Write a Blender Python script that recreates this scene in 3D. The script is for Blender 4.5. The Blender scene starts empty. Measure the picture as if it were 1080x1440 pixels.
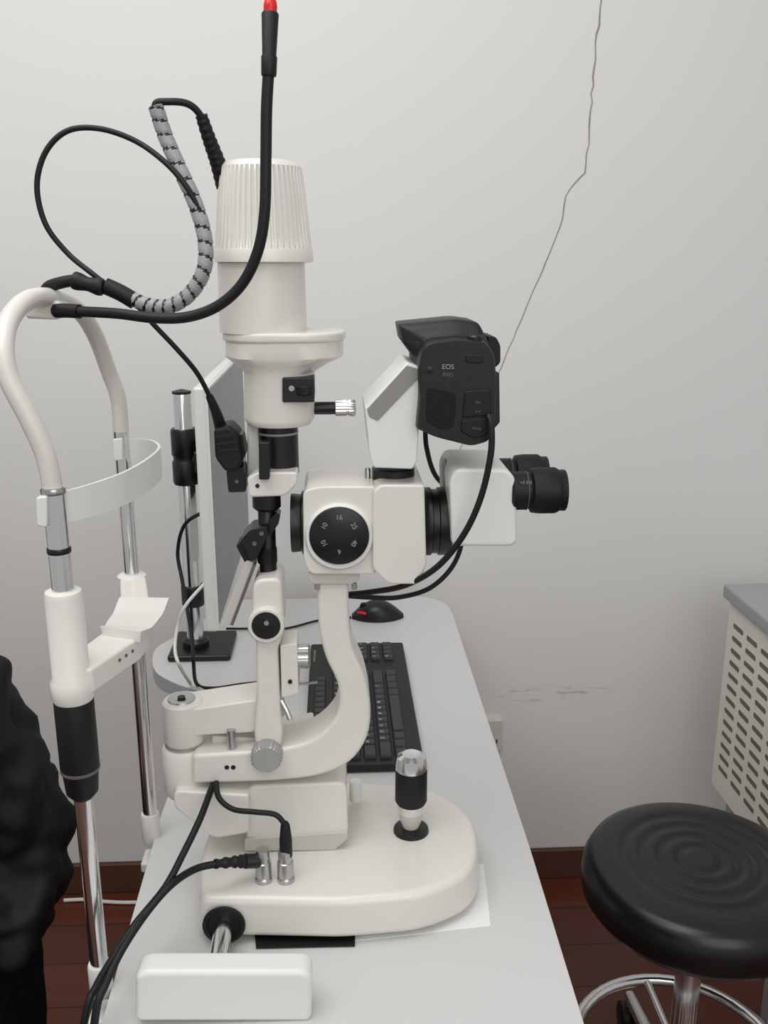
import bpy, bmesh, math, random
from mathutils import Vector, Matrix, Euler
random.seed(4)
rad=math.radians
scene=bpy.context.scene; COL=scene.collection
try: scene.view_settings.view_transform='Standard'
except Exception: pass
FP=1300.0; TH=15.3; YAW=3.0; H=1.45; TZ=0.75; WY=1.92; YM=0.935
M=Euler((rad(90-TH),0,rad(-YAW))).to_matrix()
CAMP=Vector((0,0,H))
cd=bpy.data.cameras.new('camera_view'); cam=bpy.data.objects.new('camera_view',cd); COL.objects.link(cam)
cam.location=CAMP; cam.rotation_euler=(rad(90-TH),0,rad(-YAW))
cd.sensor_fit='VERTICAL'; cd.sensor_height=36; cd.lens=FP/1440*36; cd.clip_start=0.02
scene.camera=cam
def ray(px,py): return M@Vector(((px-540)/FP,-(py-720)/FP,-1))
def at(px,py,Y):
    r=ray(px,py); return CAMP+r*(Y/r.y)
def onz(px,py,z):
    r=ray(px,py); return CAMP+r*((z-H)/r.z)
def zat(X,Y,py):
    F=X*math.sin(rad(YAW))+Y*math.cos(rad(YAW))
    return H-F*math.tan(rad(TH)+math.atan((py-720)/FP))
def mpp(X,Y,z):
    F=X*math.sin(rad(YAW))+Y*math.cos(rad(YAW))
    return (F*math.cos(rad(TH))+(H-z)*math.sin(rad(TH)))/FP
def S(px,py,Y):
    p=at(px,py,Y); return mpp(p.x,p.y,p.z)
# ---------------- materials
def lin(c):
    c/=255.0
    return c/12.92 if c<=0.04045 else ((c+0.055)/1.055)**2.4
def rgb(t): return (lin(t[0]),lin(t[1]),lin(t[2]),1)
def mat(name,c,rough=.4,metal=0,var=.04,scale=30,bump=0,coat=0,spec=.5):
    m=bpy.data.materials.new(name); m.use_nodes=True; nt=m.node_tree; b=nt.nodes['Principled BSDF']
    b.inputs['Metallic'].default_value=metal
    b.inputs['Specular IOR Level'].default_value=spec
    b.inputs['Coat Weight'].default_value=coat
    tc=nt.nodes.new('ShaderNodeTexCoord'); nz=nt.nodes.new('ShaderNodeTexNoise'); nz.inputs['Scale'].default_value=scale
    nt.links.new(tc.outputs['Object'],nz.inputs['Vector'])
    mx=nt.nodes.new('ShaderNodeMix'); mx.data_type='RGBA'
    col=rgb(c); mx.inputs[6].default_value=tuple(v*(1-var) for v in col[:3])+(1,); mx.inputs[7].default_value=tuple(min(1,v*(1+var)) for v in col[:3])+(1,)
    nt.links.new(nz.outputs['Fac'],mx.inputs[0]); nt.links.new(mx.outputs[2],b.inputs['Base Color'])
    mr=nt.nodes.new('ShaderNodeMapRange'); mr.inputs[3].default_value=max(.02,rough-.04); mr.inputs[4].default_value=rough+.04
    nt.links.new(nz.outputs['Fac'],mr.inputs[0]); nt.links.new(mr.outputs[0],b.inputs['Roughness'])
    if bump:
        bp=nt.nodes.new('ShaderNodeBump'); bp.inputs['Strength'].default_value=bump; bp.inputs['Distance'].default_value=.002
        n2=nt.nodes.new('ShaderNodeTexNoise'); n2.inputs['Scale'].default_value=scale*8; nt.links.new(tc.outputs['Object'],n2.inputs['Vector'])
        nt.links.new(n2.outputs['Fac'],bp.inputs['Height']); nt.links.new(bp.outputs[0],b.inputs['Normal'])
    return m
W=mat('cream_enamel',(223,221,213),.3,coat=.2,var=.015)
WT=mat('cream_grey_tube',(214,212,205),.35,coat=.1,var=.015)
WC=mat('cream_plastic',(225,224,217),.35,var=.015)
W2=mat('white_plastic',(228,228,224),.35,var=.015)
GRYW=mat('warm_grey_enamel',(196,194,186),.35,var=.02)
CH=mat('chrome',(228,228,228),.17,1,var=.02)
SIL=mat('brushed_silver',(190,190,188),.28,1,var=.04)
SILG=mat('silver_paint',(168,168,166),.38,.4,var=.03)
BK=mat('black_plastic',(15,15,16),.38,var=.1)
BKR=mat('black_rubber',(12,12,13),.55,var=.1,bump=.1,spec=.4)
BKS=mat('black_camera_shell',(16,16,17),.45,var=.1,bump=.2,scale=120,spec=.45)
BKG=mat('black_grip_leather',(12,12,13),.65,var=.15,bump=.8,scale=160,spec=.4)
BKV=mat('black_vinyl',(17,17,19),.3,var=.1,bump=.03)
KEY=mat('key_black',(50,50,52),.5)
KBB=mat('keyboard_black',(13,13,14),.5)
RED=mat('red_plastic',(214,22,22),.35)
DG=mat('dark_grey_label',(98,95,92),.4)
LG=mat('light_grey_label',(140,138,134),.4,var=.02)
TAB=mat('grey_laminate',(208,207,206),.42,var=.01,scale=200)
TEDGE=mat('grey_edge_band',(176,177,180),.5)
SCR=mat('matt_screen',(120,122,125),.35,var=.02)
GW=mat('grey_spiral_wrap',(150,150,152),.4)
PAP=mat('paper',(238,237,234),.7)
FAB=mat('black_nylon',(19,19,22),.65,var=.2,scale=12,bump=.15,spec=.25)
TRO=mat('dark_trouser_cloth',(14,14,16),.9,var=.2,bump=.3,spec=.15)
SKIN=mat('skin',(205,160,134),.5)
HAIR=mat('dark_hair',(18,14,12),.5)
LET=mat('light_lettering',(150,150,148),.5)
LETK=mat('key_lettering',(200,200,198),.5)
LETD=mat('grey_lettering',(92,92,92),.5)
CABW=mat('cabinet_cream',(228,226,216),.45)
CABT=mat('cabinet_grey_top',(158,160,162),.4)
SLOT=mat('slot_dark',(108,102,94),.7)
OUT=mat('socket_plastic',(214,209,200),.4)
CRK=mat('crack_grey',(150,145,140),.9,var=.3,scale=60)
BASEB=mat('brown_baseboard',(86,56,42),.4,var=.2,scale=8)
# ---------------- mesh builder
def fillet(pts,r,seg=5):
    out=[]; n=len(pts)
    for i in range(n):
        p=Vector(pts[i][:2]); a=Vector(pts[i-1][:2]); b=Vector(pts[(i+1)%n][:2])
        rr=pts[i][2] if len(pts[i])>2 else r
        d1=a-p; d2=b-p
        k=min(rr,d1.length*.48,d2.length*.48)
        if k<=.01: out.append((p.x,p.y)); continue
        s=p+d1.normalized()*k; e=p+d2.normalized()*k
        for j in range(seg+1):
            t=j/seg; q=s*(1-t)**2+p*2*t*(1-t)+e*t*t; out.append((q.x,q.y))
    return out
def crom(pts,n=8,closed=False):
    P=[Vector(p) for p in pts]; out=[]; N=len(P); rng=N if closed else N-1
    for i in range(rng):
        if closed: p0,p1,p2,p3=P[i-1],P[i],P[(i+1)%N],P[(i+2)%N]
        else: p0=P[max(i-1,0)];p1=P[i];p2=P[i+1];p3=P[min(i+2,N-1)]
        for j in range(n):
            t=j/n; out.append(.5*((2*p1)+(p2-p0)*t+(2*p0-5*p1+4*p2-p3)*t*t+(3*p1-p0-3*p2+p3)*t**3))
    if not closed: out.append(P[-1].copy())
    return out
ORG={}
class MB:
    def __init__(s): s.bm=bmesh.new(); s.mi=0
    def face(s,vs,smooth=True):
        try: f=s.bm.faces.new(vs); f.smooth=True; f.material_index=s.mi; return f
        except ValueError: return None
    def loft(s,rings,cap=True,closed=True):
        R=[[s.bm.verts.new(p) for p in r] for r in rings]; n=len(R[0])
        for a,b in zip(R,R[1:]):
            for i in range(n if closed else n-1):
                j=(i+1)%n; s.face((a[i],a[j],b[j],b[i]))
        if cap: s.face(R[0][::-1]); s.face(R[-1])
        return s
    def prism(s,pts,Yn,Yf,r=0):
        q=fillet(pts,r) if r or any(len(p)>2 for p in pts) else [p[:2] for p in pts]
        a=[at(x,y,Yn) for x,y in q]; b=[Vector((p.x,Yf,p.z)) for p in a]
        return s.loft([a,b])
    def slab(s,pts,zt,zb,r=0):
        q=fillet(pts,r) if r else [p[:2] for p in pts]
        a=[onz(x,y,zt) for x,y in q]; b=[Vector((p.x,p.y,zb)) for p in a]
        return s.loft([a,b])
    def box(s,x0,x1,y0,y1,z0,z1):
        a=[Vector((x0,y0,z0)),Vector((x1,y0,z0)),Vector((x1,y1,z0)),Vector((x0,y1,z0))]
        return s.loft([a,[p+Vector((0,0,z1-z0)) for p in a]])
    def lathe(s,o,ax,prof,seg=32,mod=None):
        o=Vector(o); ax=Vector(ax).normalized(); u=ax.orthogonal().normalized(); v=ax.cross(u)
        rings=[]
        for k,(r,h) in enumerate(prof):
            r=max(r,1e-5); ring=[]
            for i in range(seg):
                t=2*math.pi*i/seg; rr=r*(mod(t,k) if mod else 1)
                ring.append(o+ax*h+(u*math.cos(t)+v*math.sin(t))*rr)
            rings.append(ring)
        return s.loft(rings)
    def rod(s,a,b,r0,r1=None,seg=24):
        a=Vector(a);b=Vector(b); return s.lathe(a,b-a,[(r0,0),(r1 if r1 is not None else r0,(b-a).length)],seg)
    def vl(s,px,pyr,Y,prof,seg=40,mod=None):
        X=at(px,pyr,Y).x; pr=[]
        for r,y in prof:
            z=zat(X,Y,y); pr.append((r*mpp(X,Y,z),z))
        pr=pr[::-1]; 
        return s.lathe((X,Y,0),(0,0,1),pr,seg,mod)
    def disc(s,px,py,Y,prof,seg=40,mod=None,ax=(0,-1,0)):
        k=S(px,py,Y); return s.lathe(at(px,py,Y),ax,[(r*k,h) for r,h in prof],seg,mod)
    def tube(s,pts,r,seg=12,sm=8,helix=0):
        P=crom(pts,sm) if sm else [Vector(p) for p in pts]
        n=len(P); fr=r if callable(r) else (lambda t:r)
        T=[(P[min(i+1,n-1)]-P[max(i-1,0)]).normalized() for i in range(n)]
        u=T[0].orthogonal().normalized(); R=[]
        for i in range(n):
            u=(u-T[i]*u.dot(T[i])).normalized(); v=T[i].cross(u); rr=fr(i/(n-1)); ring=[]
            for j in range(seg):
                r2=rr*(.88 if helix and (i+j*helix/seg)%helix<1.6 else 1)
                ring.append(s.bm.verts.new(P[i]+(u*math.cos(2*math.pi*j/seg)+v*math.sin(2*math.pi*j/seg))*r2))
            R.append(ring)
        for i in range(n-1):
            for j in range(seg):
                if helix: s.mi=1 if (i+j*helix/seg)%helix<1.6 else 0
                s.face((R[i][j],R[i][(j+1)%seg],R[i+1][(j+1)%seg],R[i+1][j]))
        s.mi=0; s.face(R[0][::-1]); s.face(R[-1]); return s
    def build(s,name,m,parent=None,bev=0,seg=3,origin=None,ang=32):
        bm=s.bm; bmesh.ops.recalc_face_normals(bm,faces=bm.faces[:])
        if bev:
            es=[e for e in bm.edges if len(e.link_faces)==2 and e.calc_face_angle(0)>rad(ang)]
            bmesh.ops.bevel(bm,geom=es,offset=bev,segments=seg,profile=.5,affect='EDGES',clamp_overlap=True)
        for e in bm.edges:
            if len(e.link_faces)==2 and e.calc_face_angle(0)>rad(40): e.smooth=False
        for f in bm.faces: f.smooth=True
        if parent is not None: O=ORG[parent.name]
        elif origin is not None: O=Vector(origin)
        else:
            xs=[v.co for v in bm.verts]; O=Vector((sum(v.x for v in xs)/len(xs),sum(v.y for v in xs)/len(xs),min(v.z for v in xs)))
        for v in bm.verts: v.co-=O
        me=bpy.data.meshes.new(name); bm.to_mesh(me); bm.free()
        for mm in (m if isinstance(m,(list,tuple)) else [m]): me.materials.append(mm)
        o=bpy.data.objects.new(name,me); COL.objects.link(o)
        if parent is not None: o.parent=parent
        else: o.location=O
        ORG[o.name]=O
        if bev:
            w=o.modifiers.new('wn','WEIGHTED_NORMAL'); w.keep_sharp=True
        return o
def tag(o,label,cat,group=None):
    o['label']=label; o['category']=cat
    if group: o['group']=group
    return o
def thing(name,loc,label,cat,group=None):
    o=bpy.data.objects.new(name,None); COL.objects.link(o); o.location=loc; ORG[o.name]=Vector(loc); o.empty_display_size=.05
    return tag(o,label,cat,group)
def struct(o): o['kind']='structure'; return o
def textmesh(name,st,size):
    cu=bpy.data.curves.new(name,'FONT'); cu.body=st; cu.size=size; cu.align_x='CENTER'; cu.align_y='CENTER'; cu.extrude=.0002
    t=bpy.data.objects.new(name+'_tmp',cu); COL.objects.link(t); bpy.context.view_layer.update()
    me=bpy.data.meshes.new_from_object(t.evaluated_get(bpy.context.evaluated_depsgraph_get()))
    bpy.data.objects.remove(t); return me
def text(name,st,c,size,m,parent,rot=(90,0,0),roll=0):
    me=textmesh(name,st,size)
    mt=Matrix.Translation(Vector(c)-ORG[parent.name])@Euler([rad(a) for a in rot]).to_matrix().to_4x4()@Matrix.Rotation(rad(roll),4,'Z')
    me.transform(mt); me.materials.clear(); me.materials.append(m)
    o=bpy.data.objects.new(name,me); COL.objects.link(o); o.parent=parent; ORG[o.name]=ORG[parent.name]; return o
knurl=lambda n,a=.05:(lambda t,k:1-a*(1 if math.cos(n*t)>0 else 0))

# ================= SETTING
wallm=mat('painted_wall',(226,225,223),.8,var=.012,scale=3,bump=.05)
nt=wallm.node_tree; b=nt.nodes['Principled BSDF']
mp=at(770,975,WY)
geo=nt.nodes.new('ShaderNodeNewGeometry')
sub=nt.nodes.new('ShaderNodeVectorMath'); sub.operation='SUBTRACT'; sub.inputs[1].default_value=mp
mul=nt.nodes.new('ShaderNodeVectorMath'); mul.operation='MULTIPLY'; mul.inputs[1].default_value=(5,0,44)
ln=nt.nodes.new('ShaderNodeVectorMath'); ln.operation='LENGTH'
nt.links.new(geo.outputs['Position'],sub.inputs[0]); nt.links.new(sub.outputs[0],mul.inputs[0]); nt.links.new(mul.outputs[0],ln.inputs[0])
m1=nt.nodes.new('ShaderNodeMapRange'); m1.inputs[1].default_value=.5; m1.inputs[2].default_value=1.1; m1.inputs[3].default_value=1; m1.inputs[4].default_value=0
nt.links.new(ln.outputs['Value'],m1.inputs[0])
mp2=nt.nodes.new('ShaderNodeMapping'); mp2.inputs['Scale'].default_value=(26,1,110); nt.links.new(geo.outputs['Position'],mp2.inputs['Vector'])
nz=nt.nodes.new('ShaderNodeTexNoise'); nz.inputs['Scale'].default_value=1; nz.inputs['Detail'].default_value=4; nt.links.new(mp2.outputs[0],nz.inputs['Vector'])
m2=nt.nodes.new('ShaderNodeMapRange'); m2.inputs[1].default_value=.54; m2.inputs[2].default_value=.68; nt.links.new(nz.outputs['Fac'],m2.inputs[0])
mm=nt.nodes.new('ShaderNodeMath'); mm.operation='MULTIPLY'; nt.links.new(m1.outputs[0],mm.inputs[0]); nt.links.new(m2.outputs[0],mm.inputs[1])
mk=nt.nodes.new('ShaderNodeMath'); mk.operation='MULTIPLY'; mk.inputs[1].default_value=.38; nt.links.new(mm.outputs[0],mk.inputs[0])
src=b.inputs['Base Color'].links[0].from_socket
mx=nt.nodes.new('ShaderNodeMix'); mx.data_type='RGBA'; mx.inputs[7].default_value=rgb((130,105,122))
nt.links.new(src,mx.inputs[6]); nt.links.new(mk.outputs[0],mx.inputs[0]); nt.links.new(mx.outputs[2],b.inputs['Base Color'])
wall=struct(MB().box(-2.6,2.6,WY,WY+.1,0,2.9).build('wall_back',wallm))
fl=mat('red_brown_floor',(90,46,32),.3,var=.35,scale=4)
nt=fl.node_tree; b=nt.nodes['Principled BSDF']; tc=nt.nodes.new('ShaderNodeNewGeometry')
br=nt.nodes.new('ShaderNodeTexBrick'); br.inputs['Scale'].default_value=1; br.inputs['Brick Width'].default_value=.9; br.inputs['Row Height'].default_value=.12; br.inputs['Mortar Size'].default_value=.0015
br.inputs['Color1'].default_value=rgb((108,54,37)); br.inputs['Color2'].default_value=rgb((94,46,32)); br.inputs['Mortar'].default_value=rgb((45,23,17))
nt.links.new(tc.outputs['Position'],br.inputs['Vector'])
wv=nt.nodes.new('ShaderNodeMapping'); wv.inputs['Scale'].default_value=(2,40,1); nt.links.new(tc.outputs['Position'],wv.inputs['Vector'])
gn_=nt.nodes.new('ShaderNodeTexNoise'); gn_.inputs['Scale'].default_value=1.5; gn_.inputs['Detail'].default_value=5; nt.links.new(wv.outputs[0],gn_.inputs['Vector'])
mg=nt.nodes.new('ShaderNodeMix'); mg.data_type='RGBA'; mg.blend_type='MULTIPLY'; mg.inputs[0].default_value=.4
nt.links.new(br.outputs['Color'],mg.inputs[6]); nt.links.new(gn_.outputs['Fac'],mg.inputs[7]); nt.links.new(mg.outputs[2],b.inputs['Base Color'])
struct(MB().box(-2.6,2.6,-1.2,WY+.1,-.05,0).build('floor',fl))
struct(MB().box(-2.6,2.6,WY-.014,WY,0,.078).build('baseboard_back',BASEB,bev=.003))

# ================= TABLE
t=thing('table',(0,1.1,0),'grey laminate table top carrying the eye examination instrument','table')
tp=[(67,1700,4),(142,1440,4),(228,1140,20),(262,1050,40),(285,972,14),(250,963,30),(214,944,20),(214,912,16),(245,896,16),(330,843,14),(600,838,24),(632,849,20),(745,1190,4),(822,1440,4),(901,1700,4)]
q=fillet(tp,10,6); a=[onz(x,y,TZ) for x,y in q]
mb=MB(); mb.loft([a,[Vector((p.x,p.y,TZ-.028)) for p in a]])
mb.bm.normal_update()
for f in mb.bm.faces:
    f.material_index=0 if abs(f.normal.z)>.5 else 1
mb.build('table_top',[TAB,TEDGE],t,bev=.003,seg=2)
for (x,y) in ((-.13,.72),(.15,.72),(-.13,1.45),(.10,1.7)):
    mb=MB(); mb.box(x-.02,x+.02,y-.02,y+.02,.02,TZ-.03); mb.build('leg',SILG,t,bev=.003)
    MB().lathe((x,y,0),(0,0,1),[(.02,0),(.022,.004),(.018,.02)],20).build('foot',BKR,t)
MB().box(-.13,-.11,.74,1.43,.62,.70).build('side_rail',SILG,t,bev=.002)
MB().box(-.11,.13,.715,.73,.62,.70).build('cross_rail',SILG,t,bev=.002)

# ================= SLIT LAMP
bc=onz(470,1190,.752)
sl=thing('slit_lamp',(bc.x,bc.y,.752),'cream slit lamp microscope with finned lamp tower standing on grey table','eye microscope')
ZB=.805
bp=[(279,1262,14),(283,1192,30),(305,1140,30),(350,1108,20),(430,1098,20),(530,1097,40),(618,1108,40),(672,1150,50),(672,1222,55),(600,1256,60),(480,1266,20)]
q=fillet(bp,10,8); top=[onz(x,y,ZB) for x,y in q]
cx=sum(p.x for p in top)/len(top); cy=sum(p.y for p in top)/len(top)
low=[Vector((cx+(p.x-cx)*1.02,cy+(p.y-cy)*1.02,.757)) for p in top]
base=MB().loft([top,low]).build('base',W,sl,bev=.009,seg=4)
MB().prism([(346,1106,14),(488,1100,14),(490,1176,16),(470,1190,14),(346,1192,6)],.912,1.0).build('slide_block',W,sl,bev=.006)
MB().prism([(344,1180),(489,1170),(489,1180),(470,1196),(344,1197)],.909,1.0).build('slide_block_skirt',GRYW,sl,bev=.001)
MB().prism([(244,1112,10),(350,1118,4),(350,1172,6),(300,1180,10),(262,1150,14),(244,1135,8)],.9,.98).build('pivot_foot',W,sl,bev=.005)
MB().vl(462,1094,.95,[(0,1090),(16,1090),(18,1092),(18,1104)]).build('lock_screw',SIL,sl)
MB().vl(500,1110,1.0,[(0,1098),(8,1098),(9,1101),(9,1124)],24,knurl(16)).build('lock_knob',W2,sl)
jb=onz(578,1168,ZB); JY=jb.y
MB().vl(578,1168,JY,[(0,1161),(15,1161),(24,1164),(25,1168)]).build('joystick_boot',BK,sl)
js=MB().vl(578,1120,JY,[(0,1078),(21.5,1078),(22.5,1081),(22.5,1124),(20,1128)]).build('joystick',BKR,sl)
MB().vl(578,1120,JY,[(8,1061),(13,1060),(20,1064),(22,1073),(22.5,1080)]).build('joystick_cap',CH,js)
MB().vl(578,1120,JY,[(0,1062),(9,1062),(9,1064)]).build('joystick_button',BK,js)
MB().vl(578,1120,JY,[(19,1126),(18.5,1136),(17,1142)]).build('joystick_ring',CH,js)
MB().vl(578,1120,JY,[(17.5,1140),(16,1150),(12,1160),(11,1168)]).build('joystick_collar',GRYW,js)
for px in (371,402):
    o=onz(px,1238,ZB)
    s_=MB().vl(px,1238,o.y,[(0,1194),(9,1194),(10,1197),(10,1210),(11.5,1211),(11.5,1230),(10,1231),(12,1233),(12,1238)],30,lambda t,k:1-(.06 if (k in(4,5) and math.cos(16*t)>0) else 0)).build('cable_socket',SIL,sl)
nb=onz(400,1262,ZB).y
MB().disc(315,1300,nb-.002,[(30,0),(30,.002),(28,.003),(24,.003),(22,.001),(12,.001)]).build('axle_bearing',BKR,sl)
p0=at(315,1300,nb-.003)
MB().rod(p0,(p0.x,.752,p0.z-.002),.0098).build('axle',CH,sl)
MB().vl(258,1010,YM,[(0,983),(25,983),(28,986),(29,1036),(27,1040)]).build('lamp_arm_pivot',W,sl)
MB().vl(257,1010,YM,[(5,983),(14,980.5),(19,981),(20,984)]).build('pivot_screw',SIL,sl)
MB().vl(257,1010,YM,[(0,979.5),(6,979.5),(6,983)],6).build('hex_recess',BK,sl)
MB().vl(258,1040,YM,[(26,1038),(26,1052)]).build('pivot_ring',SILG,sl)
MB().vl(262,1080,YM,[(29,1046),(32,1050),(32,1104),(28,1112)]).build('microscope_arm_pivot',W,sl)
MB().prism([(258,1000,4),(362,984,8),(362,1030,10),(258,1036,4)],.918,.965).build('lamp_arm',W,sl,bev=.004)
MB().prism([(298,1035,3),(390,1040,6),(440,1030,6),(440,1048,4),(298,1052,3)],.93,.98).build('lamp_arm_deck',W,sl,bev=.003)
MB().vl(325,1030,.915,[(6,1026),(6,1052)],16).build('stop_pin',SIL,sl)
def cr2(l,n=4): return [(p.x,p.y) for p in crom([(x,y,0) for x,y in l],n)]
outer=cr2([(490,815),(491,870),(496,912),(512,950),(521,995),(516,1038),(492,1072),(450,1091),(400,1098),(340,1101),(270,1103)])
inner=cr2([(270,1062),(340,1058),(400,1052),(440,1040),(468,1015),(477,990),(474,960),(458,925),(448,880),(446,815)])
MB().prism(outer+inner,.905,.96).build('microscope_arm',W,sl,bev=.0045)
for px in (319,328): MB().disc(px,1079,.905,[(3.4,-.002),(3.4,.0006),(2,.0006)],12).build('arm_screw',BK,sl)
MB().prism([(356,816,14),(396,812,14),(399,870,10),(398,895,12),(391,912,6),(394,985,6),(398,1040,14),(388,1068,14),(364,1068,14),(357,1035,8),(361,985,6),(360,905,6),(352,885,10)],.905,.962).build('lamp_column',W,sl,bev=.004)
dl=MB().disc(375,875,.908,[(26,0),(26,.009),(24,.011),(20,.011)]).build('angle_dial_ring',W,sl)
MB().disc(375,875,.906,[(20,0),(20,.010),(6,.011),(4,.011)]).build('angle_dial',BK,dl)
MB().disc(375,875,.895,[(4,0),(3.5,.003)]).build('dial_screw',SIL,dl)
MB().disc(376,1056,.908,[(20,0),(22,.002),(22,.016),(19,.019),(0,.019)],60,knurl(26,.06)).build('centring_knob',SILG,sl)
MB().prism([(394,908,3),(418,905,4),(420,975,4),(396,982,3)],.905,.945).build('slit_block',W,sl,bev=.002)
kp=at(418,923,.92)
MB().lathe(kp,(1,0,0),[(.008,0),(.013,.001),(.0135,.012),(.011,.014),(0,.014)],48,knurl(20,.07)).build('slit_width_knob',SIL,sl)
MB().tube([at(412,962,.91),at(430,961,.905),at(446,959,.9)],.0016,8).build('slit_lever',SIL,sl)
MB().tube([at(395,985,.91),at(403,1000,.905),at(408,1012,.9)],.003,8).build('stop_lever',SIL,sl)
MB().disc(408,958,.905,[(3,0),(3,.002),(0,.002)],16).build('block_screw',BK,sl)
mh=MB().prism([(338,760,3),(352,745,3),(376,740,2),(378,752,2),(360,788,3),(352,790,3)],.915,.952).build('mirror_holder',BK,sl,bev=.002)
MB().prism([(332,768,2),(344,757,2),(356,786,2),(344,791,2)],.92,.947).build('holder_jaw',BKR,mh,bev=.001)
MB().prism([(374,738,2),(388,721,2),(394,724,2),(392,736,2),(380,754,2)],.925,.945).build('holder_hinge',BK,mh,bev=.001)
for x,y in ((358,764),(368,750)): MB().disc(x,y,.9148,[(3.2,0),(3.2,.0012),(1.5,.0012),(0,.0004)],14).build('holder_screw',DG,mh)
mr_=MB().prism([(346,786),(358,793),(325,878),(308,884)],.92,.955).build('mirror',GRYW,sl,bev=.001)
MB().prism([(356,793),(360,795),(328,880),(324,879)],.918,.957).build('mirror_edge',DG,mr_)
MB().vl(376,760,YM,[(9,706),(12,710),(12,812),(9,815)],24).build('lamp_rod',BK,sl)
MB().vl(376,785,YM,[(14,770),(14,790)],24).build('rod_clamp',BKR,sl)
MB().vl(375,705,YM,[(20,694),(20,712),(16,716)],30).build('rod_collar',BK,sl)
MB().prism([(347,672,5),(362,664,6),(418,664,5),(418,680,4),(402,698,8),(350,700,6)],.905,.96).build('lamp_bracket',W,sl,bev=.003)
MB().prism([(347,590),(390,590),(390,672),(347,672)],.935,.965).build('bracket_back',W,sl,bev=.003)
MB().vl(392,640,.94,[(28,596),(28,664)],36).build('aperture_wheel',BK,sl)
MB().vl(392,640,.94,[(22,606),(28.6,606),(28.6,609),(22,609)],36).build('aperture_ring',LET,sl)
MB().prism([(364,622,3),(379,622,3),(379,675,3),(364,675,3)],.895,.91).build('filter_lever',BK,sl,bev=.002)
MB().disc(362,683,.905,[(3,0),(3,.001)],12).build('bracket_screw',BK,sl)
def stad(px0,px1,y,Y,dep=None,n=14,sc=1):
    xa=at(px0,y,Y).x; xb=at(px1,y,Y).x; w=(xb-xa)/2; r=min(w,dep if dep else w); z=zat((xa+xb)/2,Y,y)
    pts=[]
    for i in range(n+1):
        t=math.pi/2+math.pi*i/n; pts.append(Vector((xa+r+r*math.cos(t),Y+r*math.sin(t),z)))
    for i in range(n+1):
        t=-math.pi/2+math.pi*i/n; pts.append(Vector((xb-r+r*math.cos(t),Y+r*math.sin(t),z)))
    return pts
MB().loft([stad(313,486,464,YM,.045),stad(313,486,478,YM,.045)]).build('housing_flange',W,sl,bev=.003)
MB().loft([stad(317,483,477,YM,.043),stad(317,483,500,YM,.043),stad(330,462,510,YM,.038),stad(343,443,522,YM,.034),stad(343,443,586,YM,.034),stad(349,437,596,YM,.03)]).build('lamp_neck',W,sl,bev=.0015,ang=50)
MB().vl(369,420,YM,[(56,366),(61,370),(61,466)],56).build('lamp_housing',W,sl)
MB().vl(369,300,YM,[(0,225),(38,226),(52,229),(57,236),(59,248),(63,290),(66.5,335),(68,350),(69,352),(69.5,368),(58,370)],288,
    lambda t,k:(.955 if (math.cos(48*t)>.1 and 4<=k<=6) else 1)).build('heat_sink_cap',W,sl)
MB().disc(415,463,YM-.01,[(4,0),(4,.001)],12,ax=(0,0,1)).build('flange_screw',SIL,sl)
MB().prism([(397,531,3),(442,531,3),(442,566,3),(397,566,3)],.898,.93).build('filter_window',BK,sl,bev=.002)
MB().vl(428,548,.905,[(13,541),(15,543),(15,553),(13,555)],30).build('filter_wheel',BKR,sl)
MB().disc(410,546,.8978,[(4,0),(4,.001),(0,.001)],16).build('window_screw',SILG,sl)
k0=at(440,574,.935)
MB().rod(k0,k0+Vector((.022,0,0)),.0065).build('knob_shaft',BK,sl)
MB().lathe(k0+Vector((.022,0,0)),(1,0,0),[(.006,0),(.0085,.001),(.0085,.012),(.0072,.0125),(.0072,.014),(.0085,.0145),(.0085,.020),(.007,.0215),(0,.0215)],48,knurl(18,.08)).build('slit_height_knob',CH,sl)
pc=MB().prism([(300,604,6),(322,598,6),(336,612,8),(342,648,6),(334,664,6),(316,664,6),(302,644,6)],.908,.948).build('power_connector',BKR,sl,bev=.004)
MB().prism([(318,662,3),(343,656,3),(346,692,4),(321,693,4)],.914,.945).build('connector_socket',BK,pc,bev=.0025)
MB().prism([(320,606,3),(342,612,3),(346,640,3),(338,646,3),(326,624,3)],.918,.94).build('connector_latch',BK,pc,bev=.002)
for k in range(3): MB().prism([(303+2*k,612+10*k),(331+2*k,609+10*k),(331+2*k,613+10*k),(303+2*k,616+10*k)],.9065,.912).build('connector_rib',BK,pc)
MB().disc(333,677,.9138,[(2.5,0),(2.5,.001),(0,.001)],14).build('connector_screw',DG,pc)
# microscope
MB().prism([(426,690,10),(450,684,8),(528,684,4),(528,808,4),(436,808,8),(427,790,10)],.895,.985).build('magnifier_body',W,sl,bev=.004)
dr=MB().disc(477,752,.9,[(48,0),(48,.008),(45,.011),(42,.011)],56).build('magnification_drum',W2,sl)
MB().disc(477,752,.892,[(42,0),(42,.0045),(39,.006),(0,.006)],56).build('magnification_dial',BK,dr)
for k,(s1,an) in enumerate((('16',90),('25',30),('40',-30),('6',-90),('10',210),('10',150))):
    c=at(477+24*math.cos(rad(an)),752-24*math.sin(rad(an)),.8858)
    text('dial_number',s1,c,.007,LET,dr,roll=an-90)
oy=at(426,735,.94)
MB().lathe(oy+Vector((.004,0,0)),(-1,0,0),[(.034,0),(.034,.004),(.03,.006),(.031,.012),(.031,.016),(.025,.016)],48).build('objective_lens',BK,sl)
MB().disc(487,683,.945,[(10,0),(10,.006),(8,.007),(0,.007)],ax=(0,0,1)).build('prism_cap',SIL,sl)
MB().prism([(434,806),(506,806),(506,815),(495,822),(440,822),(434,815)],.9,.975).build('mount_plate',GRYW,sl,bev=.0015)
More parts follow.
